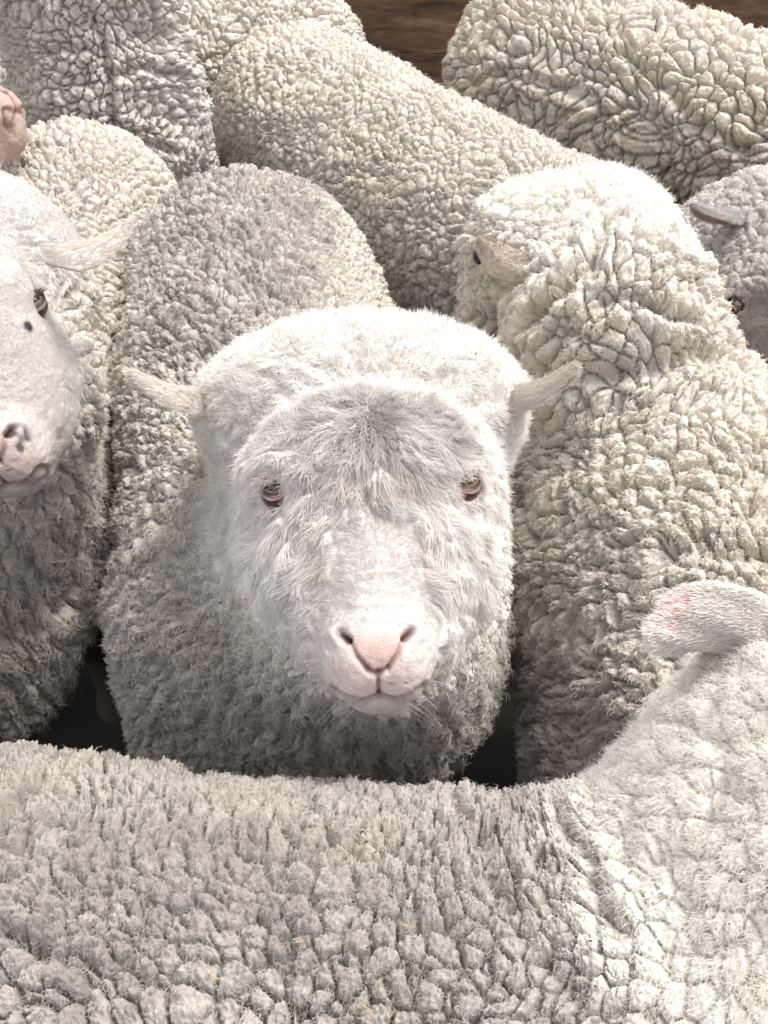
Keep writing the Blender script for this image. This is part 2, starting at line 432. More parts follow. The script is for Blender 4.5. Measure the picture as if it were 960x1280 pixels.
            pk = 0.10 * sst(60, 100, y)
            pinkish = np.clip(pk * .6 + sst(1.35, .75, np.sqrt((x / 33)**2 + ((y - 136) / 26)**2)) * .30 * sst(168, 157, y), 0, 1)[:, None]
            pinkish = np.maximum(pinkish, s.headset.get('pinkall', 0))
            pink = np.array([0.54, 0.36, 0.325])
            face = face * (1 - pinkish) + pink * pinkish
            padc = np.array([0.52, 0.355, 0.325]) * (1 + 0.12 * n3 + .1 * n2)[:, None]
            pd = (pad * s.headset.get('pad', 0.9))[:, None]
            # bare triangle between the nostrils
            tri = sst(3, -3, (y - 142) + ax * 1.15 - 2) * sst(106, 126, y)
            pd = np.clip(pd * tri[:, None], 0, 1)
            face = face * (1 - pd) + padc * pd
            _, nos, slit, mouth = s.carve(L)
            dk = np.clip(nos * 1.1 + slit * .75 + mouth * .6, 0, 1)[:, None] * sst(-75, -45, z)[:, None]
            face = face * (1 - dk) + np.array([0.13, 0.055, 0.045]) * dk
            spots = (sst(.55, .72, vnoise(P + 12, 0.0035)) * sst(1.2, .6, np.sqrt(((x - 14) / 22)**2 + ((y - 142) / 14)**2)))[:, None] * .7
            face = face * (1 - spots) + np.array([0.16, 0.1, 0.06]) * spots
            if s.headset.get('dark_nostril'):
                q = (sst(1.3, .6, np.sqrt(((ax - 29) / 8)**2 + ((y - 124) / 14)**2)) * sst(-.3, .4, n3 + n2))[:, None]
                face = face * (1 - q) + np.array([0.10, 0.09, 0.09]) * q
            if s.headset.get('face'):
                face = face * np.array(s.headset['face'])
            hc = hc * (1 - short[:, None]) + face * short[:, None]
            # dark rims and pink round the eyes
            for E in s.eyepos:
                dd = np.linalg.norm(P - E, axis=1) / (s.F.s * .001)
                m = sst(21, 15, dd)[:, None] * .3; hc = hc * (1 - m) + np.array([0.5, 0.36, 0.32]) * m
            c = c * (1 - head[:, None]) + hc * head[:, None]
        for p_, r_, c_ in s.mk3:
            m = (sst(1.25, .75, np.linalg.norm(P - p_, axis=1) / r_ + .25 * n3))[:, None]; c = c * (1 - m) + np.array(c_) * m
        mud_shade = sst(.34, .24, P[:, 2] + .03 * n1)[:, None]; c = c * (1 - mud_shade) + np.array([.05, .04, .03]) * mud_shade  # muddy legs and bellies, darkened to paint in the shade of the gaps
        return np.clip(c, 0.01, 0.92)
    def build(s, base, whiskers=0):
        s.base = base; s.nwh = whiskers; FLOCK.append(s)
    def hit(s, px, py, t0=.3, t1=4.0):
        d = at(px, py, t=1.0) - CAMP; ts = np.linspace(t0, t1, 2500); v = s.form.f((CAMP + ts[:, None] * d).astype(np.float32))
        i = int(np.argmax(v < 0.004)); return CAMP + ts[i] * d if v[i] < 0.004 else None
    def prep(s):
        s.coarse_v = None
        if s.F is not None:
            s.eyepos = []; s.eyes = []; F = s.F
            for q in (-1, 1):
                G = F.d(q * 0.46, -0.10, 0.88)
                S = s.form.surface_point(F.w(q * 55, -1, -60), G, 0.12)
                E = S - G * (F.s * .001) * 12.5
                s.eyes.append((q, E, G)); s.eyepos.append(E + G * F.s * .001 * 6)
            for q, E, G in s.eyes: s.form.cut.append((E.astype(np.float32), 13.4 * F.s * .001, 0.003))
        else: s.eyepos = []
        s.coarse = s.form.net(0.013)
    def hidden(s, P):
        x, y, t = pix(P); i = np.clip(((x + 240) / GC).astype(int), 1, DB.shape[0] - 2); j = np.clip(((y + 240) / GC).astype(int), 1, DB.shape[1] - 2)
        return sst(.10, .16, t - DBM[i, j])
    def compute(s):
        base = s.base; s.rng = np.random.default_rng(11 + FLOCK.index(s)); s.out = []
        F = s.F; s.hairdata = None
        s.cr3 = []
        for pts, w_, dep in s.creases:
            P_ = [s.hit(*p) for p in pts]; P_ = [p for p in P_ if p is not None]
            if len(P_) > 1: s.cr3.append((P_, w_, dep))
        s.mk3 = [(s.hit(px, py), r_, c_) for px, py, r_, c_ in s.marks]; s.mk3 = [m_ for m_ in s.mk3 if m_[0] is not None]
        V, T = s.coarse
        V, T = refine(s.form, V, T, s.target, 5)
        N = vnormals(V, T)
        h, lock, idn, vec, short, pad, head, L = s.surface(V)
        leg = sst(0.2, 0.32, V[:, 2]); h = h * leg
        for E in s.eyepos: h = h * sst(13, 25, np.linalg.norm(V - E, axis=1) / (F.s * .001))
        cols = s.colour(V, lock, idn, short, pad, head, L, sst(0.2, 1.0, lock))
        D = V + N * h[:, None]
        s.ntri = len(T)
        s.bodydata = (D, T, cols)
        s.strands(V, D, T, (lock, idn, vec, short, pad, head, L, cols, N))
    def emit(s):
        base = s.base; s.root = root = thing('sheep', s.label, s.cat, base, s.group)
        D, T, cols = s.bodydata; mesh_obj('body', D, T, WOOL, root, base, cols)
        if s.hairdata: hair_obj('fleece', *s.hairdata, STRAND, root, base)
        if s.F is not None: s.do_eyes(root, base)
        for px, py in s.side_eyes:
            p = s.hit(px, py); g = s.form.grad(p[None].astype(np.float32))[0]; c0 = p + g * .001 - g * .007; nu, nv = 20, 14
            Vv = [c0 + .0105 * np.array([math.sin(math.pi * i / nv) * math.cos(2 * math.pi * j / nu), math.sin(math.pi * i / nv) * math.sin(2 * math.pi * j / nu), math.cos(math.pi * i / nv)]) for i in range(nv + 1) for j in range(nu)]
            Tq = [(i * nu + j, (i + 1) * nu + j, (i + 1) * nu + (j + 1) % nu, i * nu + (j + 1) % nu) for i in range(nv) for j in range(nu)]
            mesh_obj('eye', Vv, Tq, EYE, root, base, np.tile([.012, .009, .008], (len(Vv), 1)))
        if s.nwh: s.whiskers(root, base, s.nwh)
        for e in s.ears: s.do_ear(root, base, **e)
        print('SHEEP', s.label[:30], 'tris', len(T), 'strands', s.ns, 'time', time.time() - T00)
    def strands(s, V, D, T, data):
        RNG = s.rng
        A = D[T[:, 0]]; B = D[T[:, 1]]; Cc = D[T[:, 2]]; ctr = (A + B + Cc) / 3
        fn = np.cross(B - A, Cc - A); area = np.linalg.norm(fn, axis=1) * 0.5; fn = fn / (2 * area[:, None] + 1e-12)
        v = nrm(CAMP - ctr); fc = (fn * v).sum(1)
        o = in_view(ctr, 40)
        dens = DENS * s.density * 0.62 / px_size(ctr)**2 * np.clip(1 - o / 160, 0.0, 1)**2 * np.where(fc > -0.45, 1, 0.08)
        dens *= sst(0.15, 0.3, ctr[:, 2]) * (1 - .8 * s.hidden(ctr))
        dens *= np.clip(0.35 + 0.65 * np.abs(fc), 0, 1)
        if s.F is not None:
            i0 = T[:, 0]; short, pad, head, L = data[3][i0], data[4][i0], data[5][i0], data[6][i0]; dens *= (1 - 0.93 * pad) * (1 + 3.0 * head) * (1 + 0.8 * short)
            for E in s.eyepos:
                dd = np.linalg.norm(ctr - E, axis=1) / (s.F.s * .001); dens *= sst(6, 10.5, dd)
            _, nos, slit, mouth = s.carve(L); dens *= 1 - np.clip(nos * 2 + slit * 1.5 + mouth * 1.6, 0, 1) * short
        for c_, r_ in s.soft: dens = dens * (1 + (1.5 / s.density) * sst(1.2, .75, np.linalg.norm((ctr - np.asarray(c_)) / np.asarray(r_), axis=1)))
        cnt = RNG.poisson(dens * area); idx = np.repeat(np.arange(len(T)), cnt); n = len(idx); s.ns = n
        if n == 0: return
        u = RNG.random(n); w = RNG.random(n); m = u + w > 1; u[m] = 1 - u[m]; w[m] = 1 - w[m]
        P0 = D[T[idx, 0]] + u[:, None] * (D[T[idx, 1]] - D[T[idx, 0]]) + w[:, None] * (D[T[idx, 2]] - D[T[idx, 0]])
        S0 = V[T[idx, 0]] + u[:, None] * (V[T[idx, 1]] - V[T[idx, 0]]) + w[:, None] * (V[T[idx, 2]] - V[T[idx, 0]])
        k0 = np.where(u + w < 0.5, 0, np.where(u > w, 1, 2)); vi = T[idx, k0]
        lock, idn, vec, short, pad, head, L, vcol, N = [d[vi] for d in data]
        vec = vec + (V[vi] - S0) * (1 - head)[:, None]
        # local (displaced) normal gives each lock its own fan of fibres
        fn2 = fn[idx]; nn = nrm(N * 0.35 + fn2 * 0.9)
        vec = vec - (vec * N).sum(1)[:, None] * N
        down = np.tile(s.comb, (n, 1)); down = down - (down * N).sum(1)[:, None] * N
        Ln = s.length * (0.55 + 0.6 * RNG.random(n)) * (0.8 + 0.4 * idn)
        curl = np.full(n, s.curl)
        for c_, r_ in s.soft: Ln = Ln * (1 + .6 * sst(1.2, .75, np.linalg.norm((S0 - np.asarray(c_)) / np.asarray(r_), axis=1)))
        comb = down * Ln[:, None]
        cl_ = np.full(n, s.clump)
        for ctr_, rad_, L_ in s.longwool:
            m_ = sst(1.2, .8, np.linalg.norm((S0 - np.asarray(ctr_)) / np.asarray(rad_), axis=1)) * (0.6 + 0.8 * idn)
            cl_ = cl_ + .75 * m_; curl = curl + .0022 * m_; Ln = Ln + m_ * L_; comb = comb + nrm(down + 1e-6) * (m_ * L_ * 0.9)[:, None] + (vnoise3(S0, .02) * (m_ * L_ * .5)[:, None])
        lay = np.full(n, 0.0)
        if s.F is not None:
            x, y, z = L.T; ck = s.headset.get('lumpy', 0.0)
            dirl = np.stack([x, y + 60, -0.35 * np.hypot(x, y + 60)], 1)
            dirw = nrm(dirl @ s.F.M); dirw = dirw - (dirw * N).sum(1)[:, None] * N
            up = sst(-30, -100, y)
            # hair on bridge and muzzle lies up towards the brow or out to the side
            dl2 = np.stack([x * 1.2, np.where(y > 100, 6.0, -14.0), 0 * x], 1); d2 = nrm(dl2 @ s.F.M); d2 = d2 - (d2 * N).sum(1)[:, None] * N
            Lh = (0.0105 - 0.003 * up) * (0.55 + 0.6 * RNG.random(n)); Ls = 0.0042 * (0.6 + 0.6 * RNG.random(n)) * (1 - 0.45 * sst(95, 115, y))
            Lh = Lh * (1 - short) + Ls * short
            if s.headset.get('bare', 0): Lh = Lh * .55
            nearE = 0
            for E in s.eyepos:
                nearE = nearE + sst(34, 17, np.linalg.norm(S0 - E, axis=1) / (s.F.s * .001))
            nearE = np.clip(nearE, 0, 1); Lh = Lh * (1 - 0.45 * nearE)
            jit = (vnoise3(S0, 0.01) * 0.5 + vnoise3(S0 + 2, 0.03) * 0.5)
            sidew = np.cross(N, dirw)
            hcmb = (dirw * (0.95 - 0.5 * up)[:, None] + sidew * ((idn - 0.5) * 1.3)[:, None]) * (1 - short)[:, None] + d2 * short[:, None] * 1.25 + jit * (0.7 * (1 - short))[:, None]
            hk = head * (1 - ck)
            Ln = Ln * (1 - hk) + Lh * hk
            Ln = Ln * (1 - short) + Ls * short
            comb = comb * (1 - hk)[:, None] + hcmb * Lh[:, None] * hk[:, None]
            curl = curl * (1 - hk) + 0.0009 * hk; curl = curl * (1 - short) + 0.0001 * short
            nn = nrm(nn * (1 - 0.55 * (hk * (1 - 0.3 * up)) - 0.2 * short * hk)[:, None] + 0 * N)
            lift = 1 - 0.45 * hk * (1 - up * .5) - 0.3 * short
        else:
            lift = np.ones(n)
        sm_ = np.zeros(n)
        for c_, r_ in s.soft: sm_ = np.maximum(sm_, sst(1.2, .75, np.linalg.norm((S0 - np.asarray(c_)) / np.asarray(r_), axis=1)))
        curl = curl * (1 - .6 * sm_)
        K = 6; t = np.linspace(0, 1, K)[None, :, None]
        e1 = nrm(np.cross(N, np.array([0.31, 0.83, 0.46]))); e2 = np.cross(N, e1)
        ph = idn * 40 + RNG.normal(0, 0.8, n); om = 4.5 + 3 * ((idn * 7) % 1)
        ang = ph[:, None] + om[:, None] * t[:, :, 0] * (1 + 0.2 * RNG.random((n, 1)))
        rnd = RNG.normal(0, 1, (n, 3)) * (0.16 * Ln)[:, None]
        P = P0[:, None, :] + nn[:, None, :] * (Ln * lift)[:, None, None] * t + vec[:, None, :] * cl_[:, None, None] * t**1.3 + comb[:, None, :] * t**1.6 + rnd[:, None, :] * t**1.5
        P = P + (np.cos(ang)[:, :, None] * e1[:, None, :] + np.sin(ang)[:, :, None] * e2[:, None, :]) * (curl[:, None, None] * t)
        P = P - nn[:, None, :] * 0.0006
        pxs = px_size(P0)
        r0 = np.clip(pxs * 0.36, 0.00022, 0.0006) * s.thick * (1 - .4 * sm_) * (1 - 0.25 * head) * (1 - 0.25 * short)
        R = r0[:, None] * (1 - 0.72 * t[:, :, 0]) * (0.7 + 0.6 * RNG.random((n, 1)))
        cols = vcol * (0.95 + 0.25 * RNG.random((n, 1)))
        s.hairdata = (P, R, np.clip(cols, 0.01, 0.93))
    def do_eyes(s, root, base):
        F = s.F; mm = F.s * .001; RAD = 13.0
        for q, E, G in s.eyes:
            # eye frame: g out, a along the slit to the inner corner, b up
            a = F.d(-q * 0.86, 0.50, 0.1); a = nrm(a - (a @ G) * G); b = np.cross(G, a); b = b if b @ F.y < 0 else -b
            nu, nv = 40, 28; Vv = []; col = []
            for i in range(nv + 1):
                th = math.pi * i / nv
                for j in range(nu):
                    ph = 2 * math.pi * j / nu
                    l = np.array([math.sin(th) * math.cos(ph), math.sin(th) * math.sin(ph), math.cos(th)])
                    p = E + (a * l[0] + b * l[1] + G * l[2]) * RAD * mm * (1 + 0.05 * math.exp(-(th / .5)**2)); Vv.append(p)
                    rr = math.degrees(th); u = l[0] * RAD; vv = l[1] * RAD
                    if (u / 5.6)**2 + (vv / 2.3)**2 < 1 and l[2] > 0: c = (0.006, 0.005, 0.006)
                    elif rr < 46: k = rr / 46; c = (0.20 - .09 * k, 0.115 - .06 * k, 0.045 - .025 * k)
                    elif rr < 54: c = (0.035, 0.02, 0.015)
                    else: c = (0.07, 0.035, 0.03)
                    col.append(c)
            Tq = [(i * nu + j, (i + 1) * nu + j, (i + 1) * nu + (j + 1) % nu, i * nu + (j + 1) % nu) for i in range(nv) for j in range(nu)]
            mesh_obj('eye', Vv, Tq, EYE, root, base, np.array(col))
            # lids: annulus from the almond opening out to the socket rim
            rings = 9; M = 48; Vv = []; col = []
            for r in range(rings):
                f = r / (rings - 1)
                for j in range(M):
                    ang = 2 * math.pi * j / M; ca, sa = math.cos(ang), math.sin(ang)
                    up = sa > 0
                    u0 = 9.8 * ca; v0 = (1.7 if up else 3.0) * sa * (1 - 0.25 * abs(ca)); v0 -= 1.0 * (1 - ca * ca) 
                    u1, v1 = 14.5 * ca, 14.5 * sa
                    u = u0 + (u1 - u0) * f; vv = v0 + (v1 - v0) * f
                    rad = math.hypot(u, vv); bulge = (RAD + (0.7 + 1.7 * math.sin(min(1, f * 1.6) * math.pi) * (1.0 if up else .55)) - 4.0 * max(0, f - .45))
                    th = min(rad / RAD, 1.5)
                    p = E + (a * (u / (rad + 1e-6) * math.sin(th)) + b * (vv / (rad + 1e-6) * math.sin(th)) + G * math.cos(th)) * bulge * mm
                    Vv.append(p)
                    if f < 0.2: c = (0.02, 0.013, 0.012)
                    elif up: c = (0.035, 0.028, 0.026) if f < 0.38 else (0.50, 0.44, 0.41)
                    elif f < 0.48: c = (0.26, 0.13, 0.115) if ca > 0.45 else ((0.07, 0.05, 0.045) if f < .34 else (0.34, 0.28, 0.25))
                    else: c = (0.50, 0.45, 0.42)
                    col.append(c)
            Tq = [(r * M + j, r * M + (j + 1) % M, (r + 1) * M + (j + 1) % M, (r + 1) * M + j) for r in range(rings - 1) for j in range(M)]
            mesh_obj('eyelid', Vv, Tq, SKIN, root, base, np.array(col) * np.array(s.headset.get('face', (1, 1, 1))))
            # lashes and the short fringe over the lid
            P = []; R = []; cc = []
            for k in range(150):
                ang = math.pi * (0.06 + 0.88 * random.random()); f = random.choice([0.1, 0.15, 0.5, 0.7, 0.9]) + random.random() * .1
                ca, sa = math.cos(ang), math.sin(ang); u0 = 9.8 * ca; v0 = 4.3 * sa * (1 - .25 * abs(ca)) - 1.0 * (1 - ca * ca)
                u = u0 + (17.5 * ca - u0) * f; vv = v0 + (17.5 * sa - v0) * f; rad = math.hypot(u, vv); th = min(rad / RAD, 1.5)
                p = E + (a * (u / rad * math.sin(th)) + b * (vv / rad * math.sin(th)) + G * math.cos(th)) * (RAD + 2.6) * mm
                dr = nrm(G * 0.75 + b * (0.35 if f < .3 else -0.1) + a * (ca * .35 - .45) + np.array([random.gauss(0, .15) for _ in range(3)]))
                Lh = (5.5 if f < .3 else 7) * mm * random.uniform(.6, 1.1); tt = np.linspace(0, 1, 5)[:, None]
                P.append(p + dr * Lh * tt - b * Lh * 0.45 * tt**2); R.append(0.00022 * (1 - .8 * tt[:, 0]))
                cc.append((0.03, 0.025, 0.025) if f < .3 and random.random() < .8 else (0.70, 0.66, 0.62))
            o = hair_obj('eyelashes', np.array(P), np.array(R), np.array(cc), LASH, root, base)
    def do_ear(s, root, base, a, b, face, width=0.05, curl=1.1, inner=(0.62, 0.42, 0.38), outer=(0.68, 0.62, 0.565), bend=(0, 0, 0), dens=1.0, twist=0.0, hairlen=1.0, tip_pink=False):
        """a leaf-shaped cupped ear from a (root) to b (tip), its hollow turned to face"""
        a = np.asarray(a, float); b = np.asarray(b, float); ax = b - a; Lg = np.linalg.norm(ax); ax = ax / Lg
        f = nrm(np.asarray(face, float) - (np.asarray(face, float) @ ax) * ax); sd = np.cross(ax, f)
        nS, nW = 26, 18; Vo = []; co = []
        for side in (0, 1):
            for i in range(nS + 1):
                t = i / nS; w = width * 0.62 * (max(0.0, 1 - t)**0.55) * (0.75 + 1.1 * t) * 1.0
                w = w * (0.4 + 0.6 * min(1, t / .35)) + 0.001
                cu = curl * (1.25 - 0.55 * t)
                for j in range(nW + 1):
                    v = -1 + 2 * j / nW; th = 0.008 * (1 - t) + 0.0022
                    ang = v * cu; rr = w / cu
                    tw = twist * t * t; f_ = f * math.cos(tw) + sd * math.sin(tw); sd_ = sd * math.cos(tw) - f * math.sin(tw)
                    off = sd_ * math.sin(ang) * rr + f_ * (1 - math.cos(ang)) * rr
                    p = a + ax * Lg * t + off - f * (th * (0.3 + 0.7 * (1 - v * v))) * (side) + f * (0.004 * math.sin(t * 3)) + np.array(bend) * (4 * t * (1 - t))
                    p = p + f * 0.0015 * math.sin(v * 9 + t * 5)
                    Vo.append(p); co.append(np.array(inner) * (0.9 + 0.25 * t) if side == 0 else (np.array((.62, .27, .27)) if tip_pink and t > .78 and v < -.05 else np.array(outer)))
        W = nW + 1; S = (nS + 1) * W; Tq = []
        for i in range(nS):
            for j in range(nW):
                q = (i * W + j, i * W + j + 1, (i + 1) * W + j + 1, (i + 1) * W + j)
                Tq.append(q); Tq.append(tuple(S + k for k in q[::-1]))
            for j, fl in ((0, 1), (nW, 0)):
                q = (i * W + j, (i + 1) * W + j, S + (i + 1) * W + j, S + i * W + j); Tq.append(q if fl else q[::-1])
        for j in range(nW):
            q = (nS * W + j, nS * W + j + 1, S + nS * W + j + 1, S + nS * W + j); Tq.append(q)
        Vo = np.array(Vo); co = np.array(co)
        ear = mesh_obj('ear', Vo, Tq, SKIN, root, base, co)
        # velvet
        Tq = np.array(Tq); outm = (Tq >= S).all(1); rim = ~outm & ~((Tq < S).all(1))
        P = []; R = []; cc = []
        for sel, num, Lh, cl in ((outm, 3800, 0.0075, outer), (~outm & ~rim, 700, 0.006, outer), (rim, 800, 0.005, outer)):
            q = Tq[sel]; n = int(num * dens); k = RNG.integers(0, len(q), n)
            if tip_pink: k = k[(co[q[k, 0]][:, 1] > .3) | (RNG.random(n) < .3)]; n = len(k)
            uu = RNG.random((n, 1)); vv = RNG.random((n, 1))
            p = (Vo[q[k, 0]] * (1 - uu) + Vo[q[k, 1]] * uu) * (1 - vv) + (Vo[q[k, 3]] * (1 - uu) + Vo[q[k, 2]] * uu) * vv
            nr = nrm(np.cross(Vo[q[k, 1]] - Vo[q[k, 0]], Vo[q[k, 3]] - Vo[q[k, 0]]))
            if sel is outm: nr = np.where(((nr * f).sum(1) > 0)[:, None], -nr, nr)
            elif sel is not rim: nr = np.where(((nr * f).sum(1) < 0)[:, None], -nr, nr)
            dr = nrm(nr * 0.35 + ax * 0.9 + RNG.normal(0, .22, (n, 3))); LL = Lh * hairlen * (.5 + .7 * RNG.random((n, 1)))
            t = np.linspace(0, 1, 4)[None, :, None]
            P.append(p[:, None, :] + dr[:, None, :] * LL[:, None, :] * t - nr[:, None, :] * (LL * .25)[:, None, :] * t**2); R.append(np.full((n, 4), 0.0002) * (1 - .7 * t[:, :, 0]))
            cc.append(np.array(cl) * (0.85 + .25 * RNG.random((n, 1))))
        h = hair_obj('ear_hair', np.concatenate(P), np.concatenate(R), np.clip(np.concatenate(cc), 0, .9), STRAND, ear, base)
    def whiskers(s, root, base, n=40):
        F = s.F; mm = F.s * .001; P = []; R = []
        for k in range(n):
            q = random.choice((-1, 1)); y = random.uniform(128, 165); x = q * random.uniform(24, 38)
            p = s.form.surface_point(F.w(x * .6, y, -50), F.d(x, (y - 140) * .6, 25), 0.1)
            l_ = F.loc(p[None])[0]
            if l_[2] < -75 or abs(l_[0]) > 55: continue
            d = nrm(F.d(q * 1.0, (y - 140) * .02 + random.gauss(.1, .3), 0.25)); Lg = random.uniform(12, 26) * mm; t = np.linspace(0, 1, 6)[:, None]
            P.append(p + d * Lg * t + F.d(0, 1, 0) * Lg * .25 * t**2); R.append(0.00006 * (1 - .7 * t[:, 0]))
        o = hair_obj('whiskers', np.array(P), np.array(R), np.full((len(P), 3), .8), LASH, root, base)

# ------------------------------------------------------------------ ground and wall
def ground():
    n = 60; g = np.concatenate([np.linspace(-60, -3, 12)[:-1], np.linspace(-3, 4, 70), np.linspace(4, 80, 12)[1:]])
    X, Y = np.meshgrid(g, g, indexing='ij'); P = np.stack([X.ravel(), Y.ravel(), 0 * X.ravel()], 1)
    near = sst(5, 3, np.hypot(P[:, 0], P[:, 1])); P[:, 2] = near * (vnoise(P, 0.35) * 0.012 + vnoise(P + 3, 0.12) * 0.008) - 0.012
    k = len(g); i, j = np.meshgrid(np.arange(k - 1), np.arange(k - 1), indexing='ij'); a = (i * k + j).ravel()
    m, nt, b = mat('pen_dirt'); N, L = nt.nodes, nt.links
    tc = N.new('ShaderNodeTexCoord'); no = N.new('ShaderNodeTexNoise'); no.inputs['Scale'].default_value = 9; no.inputs['Detail'].default_value = 8
    cr = N.new('ShaderNodeValToRGB'); cr.color_ramp.elements[0].position = .35; cr.color_ramp.elements[0].color = (.010, .008, .006, 1); cr.color_ramp.elements[1].position = .7; cr.color_ramp.elements[1].color = (.030, .024, .017, 1)
    bp = N.new('ShaderNodeBump'); bp.inputs['Distance'].default_value = .01
    L.new(tc.outputs['Object'], no.inputs['Vector']); L.new(no.outputs['Fac'], cr.inputs[0]); L.new(cr.outputs[0], b.inputs['Base Color']); L.new(no.outputs['Fac'], bp.inputs['Height']); L.new(bp.outputs[0], b.inputs['Normal'])
    b.inputs['Roughness'].default_value = .9
    o = mesh_obj('ground', P, np.stack([a, a + k, a + k + 1, a + 1], 1), m); o['kind'] = 'structure'
ground()
def mk_wood():
    m, nt, b = mat('weathered_wood'); N, L = nt.nodes, nt.links
    tc = N.new('ShaderNodeTexCoord'); oi = N.new('ShaderNodeObjectInfo'); mp = N.new('ShaderNodeMapping'); mp.inputs['Scale'].default_value = (1.6, 6, 9)
    ad = N.new('ShaderNodeVectorMath'); ad.operation = 'ADD'; L.new(tc.outputs['Object'], mp.inputs[0]); L.new(mp.outputs[0], ad.inputs[0]); L.new(oi.outputs['Random'], ad.inputs[1])
    no = N.new('ShaderNodeTexNoise'); no.inputs['Scale'].default_value = 3.2; no.inputs['Detail'].default_value = 9; no.inputs['Roughness'].default_value = .68; no.inputs['Distortion'].default_value = .6
    L.new(ad.outputs[0], no.inputs['Vector'])
    cr = N.new('ShaderNodeValToRGB'); e = cr.color_ramp.elements; e[0].position = .3; e[0].color = (.055, .028, .015, 1); e[1].position = .75; e[1].color = (.34, .21, .13, 1)
    x = cr.color_ramp.elements.new(.52); x.color = (.17, .095, .055, 1)
    L.new(no.outputs['Fac'], cr.inputs[0])
    n2 = N.new('ShaderNodeTexNoise'); n2.inputs['Scale'].default_value = 5; n2.inputs['Detail'].default_value = 5; L.new(tc.outputs['Object'], n2.inputs['Vector'])
    mx = N.new('ShaderNodeMix'); mx.data_type = 'RGBA'; mx.blend_type = 'MULTIPLY'; mx.inputs[0].default_value = .8
    mr = N.new('ShaderNodeMapRange'); mr.inputs[1].default_value = .3; mr.inputs[2].default_value = .7; mr.inputs[3].default_value = .55; mr.inputs[4].default_value = 1.25
    L.new(n2.outputs['Fac'], mr.inputs[0]); L.new(cr.outputs[0], mx.inputs[6]); L.new(mr.outputs[0], mx.inputs[7]); L.new(mx.outputs[2], b.inputs['Base Color'])
    bp = N.new('ShaderNodeBump'); bp.inputs['Strength'].default_value = .7; bp.inputs['Distance'].default_value = .004; L.new(no.outputs['Fac'], bp.inputs['Height']); L.new(bp.outputs[0], b.inputs['Normal'])
    b.inputs['Roughness'].default_value = .8; return m
WOOD = mk_wood()
def board(size, seed):
    """a rough-sawn board with worn edges, centred"""
    sx, sy, sz = size; rs = np.random.default_rng(seed); n = 26; sec = [(-.5, -.46), (-.46, -.5), (.46, -.5), (.5, -.46), (.5, .46), (.46, .5), (-.46, .5), (-.5, .46)]
    V = []
    for i in range(n + 1):
        x = -sx / 2 + sx * i / n; w = rs.normal(0, .0018, 3)
        for (a, b) in sec: V.append((x, a * sy + w[0] + rs.normal(0, .0006), b * sz + w[1] + rs.normal(0, .0012)))
    k = len(sec); T = [(i * k + j, i * k + (j + 1) % k, (i + 1) * k + (j + 1) % k, (i + 1) * k + j) for i in range(n) for j in range(k)]
    T = [(a, d, c, b) for a, b, c, d in T]
    T += [(0, 1, 2, 3), (0, 3, 4, 7), (4, 5, 6, 7)]; o = n * k; T += [(o + 3, o + 2, o + 1, o), (o + 7, o + 4, o + 3, o), (o + 7, o + 6, o + 5, o + 4)]
    return np.array(V), np.array(T)
def wooden_wall():
    ang = math.radians(-7); ox, oy = 0.3, 3.25
    root = thing('wooden_wall', 'weathered brown board wall of the pen behind the sheep', 'wall', (ox, oy, 0)); root.rotation_euler = (0, 0, ang)
    for k in range(6):
        zc = 0.115 + k * 0.225
        for s_, L_ in ((-1, 2.4), (1, 2.4)):
            V, T = board((L_ - .006, .032, .213), 10 + k * 2 + s_)
            o = mesh_obj('plank', V, T, WOOD, root, smooth=False); o.location = (s_ * 1.2, random.uniform(-.003, .003), zc + (0.004 * s_)); o.rotation_euler = (0, random.gauss(0, .004), 0)
    for x in (-2.35, -.02, 2.35):
        V, T = board((1.45, .09, .10), int(50 + x)); o = mesh_obj('post', V, T, WOOD, root, smooth=False); o.rotation_euler = (0, math.radians(90), 0); o.location = (x, .068, .715)
    ndl = []
wooden_wall()

# ------------------------------------------------------------------ the sheep
DEG = math.radians
# 1. the sheep in the middle, facing the camera
def centre_sheep():
    s = Sheep('woolly white sheep in the middle staring straight at the camera')
    f = s.form
    f.cap((-.075, .80, .50), (-.225, 1.40, .555), .205, .215)
    f.cap((-.075, .80, .50), (-.06, .70, .50), .19, .15)
    f.cap((-.09, .80, .38), (-.2, 1.3, .40), .19, .19, .06)
    f.cap((-.165, .78, .46), (-.17, .76, .30), .19, .18, .06)
    f.cap((-.13, .90, .50), (-.20, 1.15, .52), .205, .205, .06)
    F = Frame(at(464, 607, .69), at(472, 835, .648), (1, 0, 0)); s.head(F)
    f.cap((-.06, .78, .60), F.w(0, -60, -190), .185, .125, .06)
    f.cap((-.03, .67, .50), F.w(0, 40, -160), .15, .095, .07)
    f.cap((-.05, .73, .44), (-.03, .73, .34), .165, .15, .06)
    s.legs_at([(-.17, .78), (.03, .78), (-.32, 1.36), (-.12, 1.36)])
    s.cell = .0155; s.amp = .0085; s.tipamt = .35; s.wool = np.array([0.493, 0.462, 0.420]); s.tip = np.array([.25, .225, .205])
    s.areas = [(at(300, 300, 1.33), (.15, .30, .2), .8), (F.w(0, 30, -140), (.20, .20, .16), -.65)]
    for q in (-1, 1):
        if q < 0: r, t = at(290, 496, .86), at(168, 468, .78)
        else: r, t = at(606, 496, .86), at(714, 460, .78)
        s.ears.append(dict(a=r, b=t, face=(q * .2, -.35, -.9), width=.042, curl=1.2, bend=(0, -.002, -.006), hairlen=1.5, dens=1.5))
    s.longwool = [((-.06, .66, .52), (.26, .22, .24), .0045)]; s.build((-.1, 1.0, 0), 40)
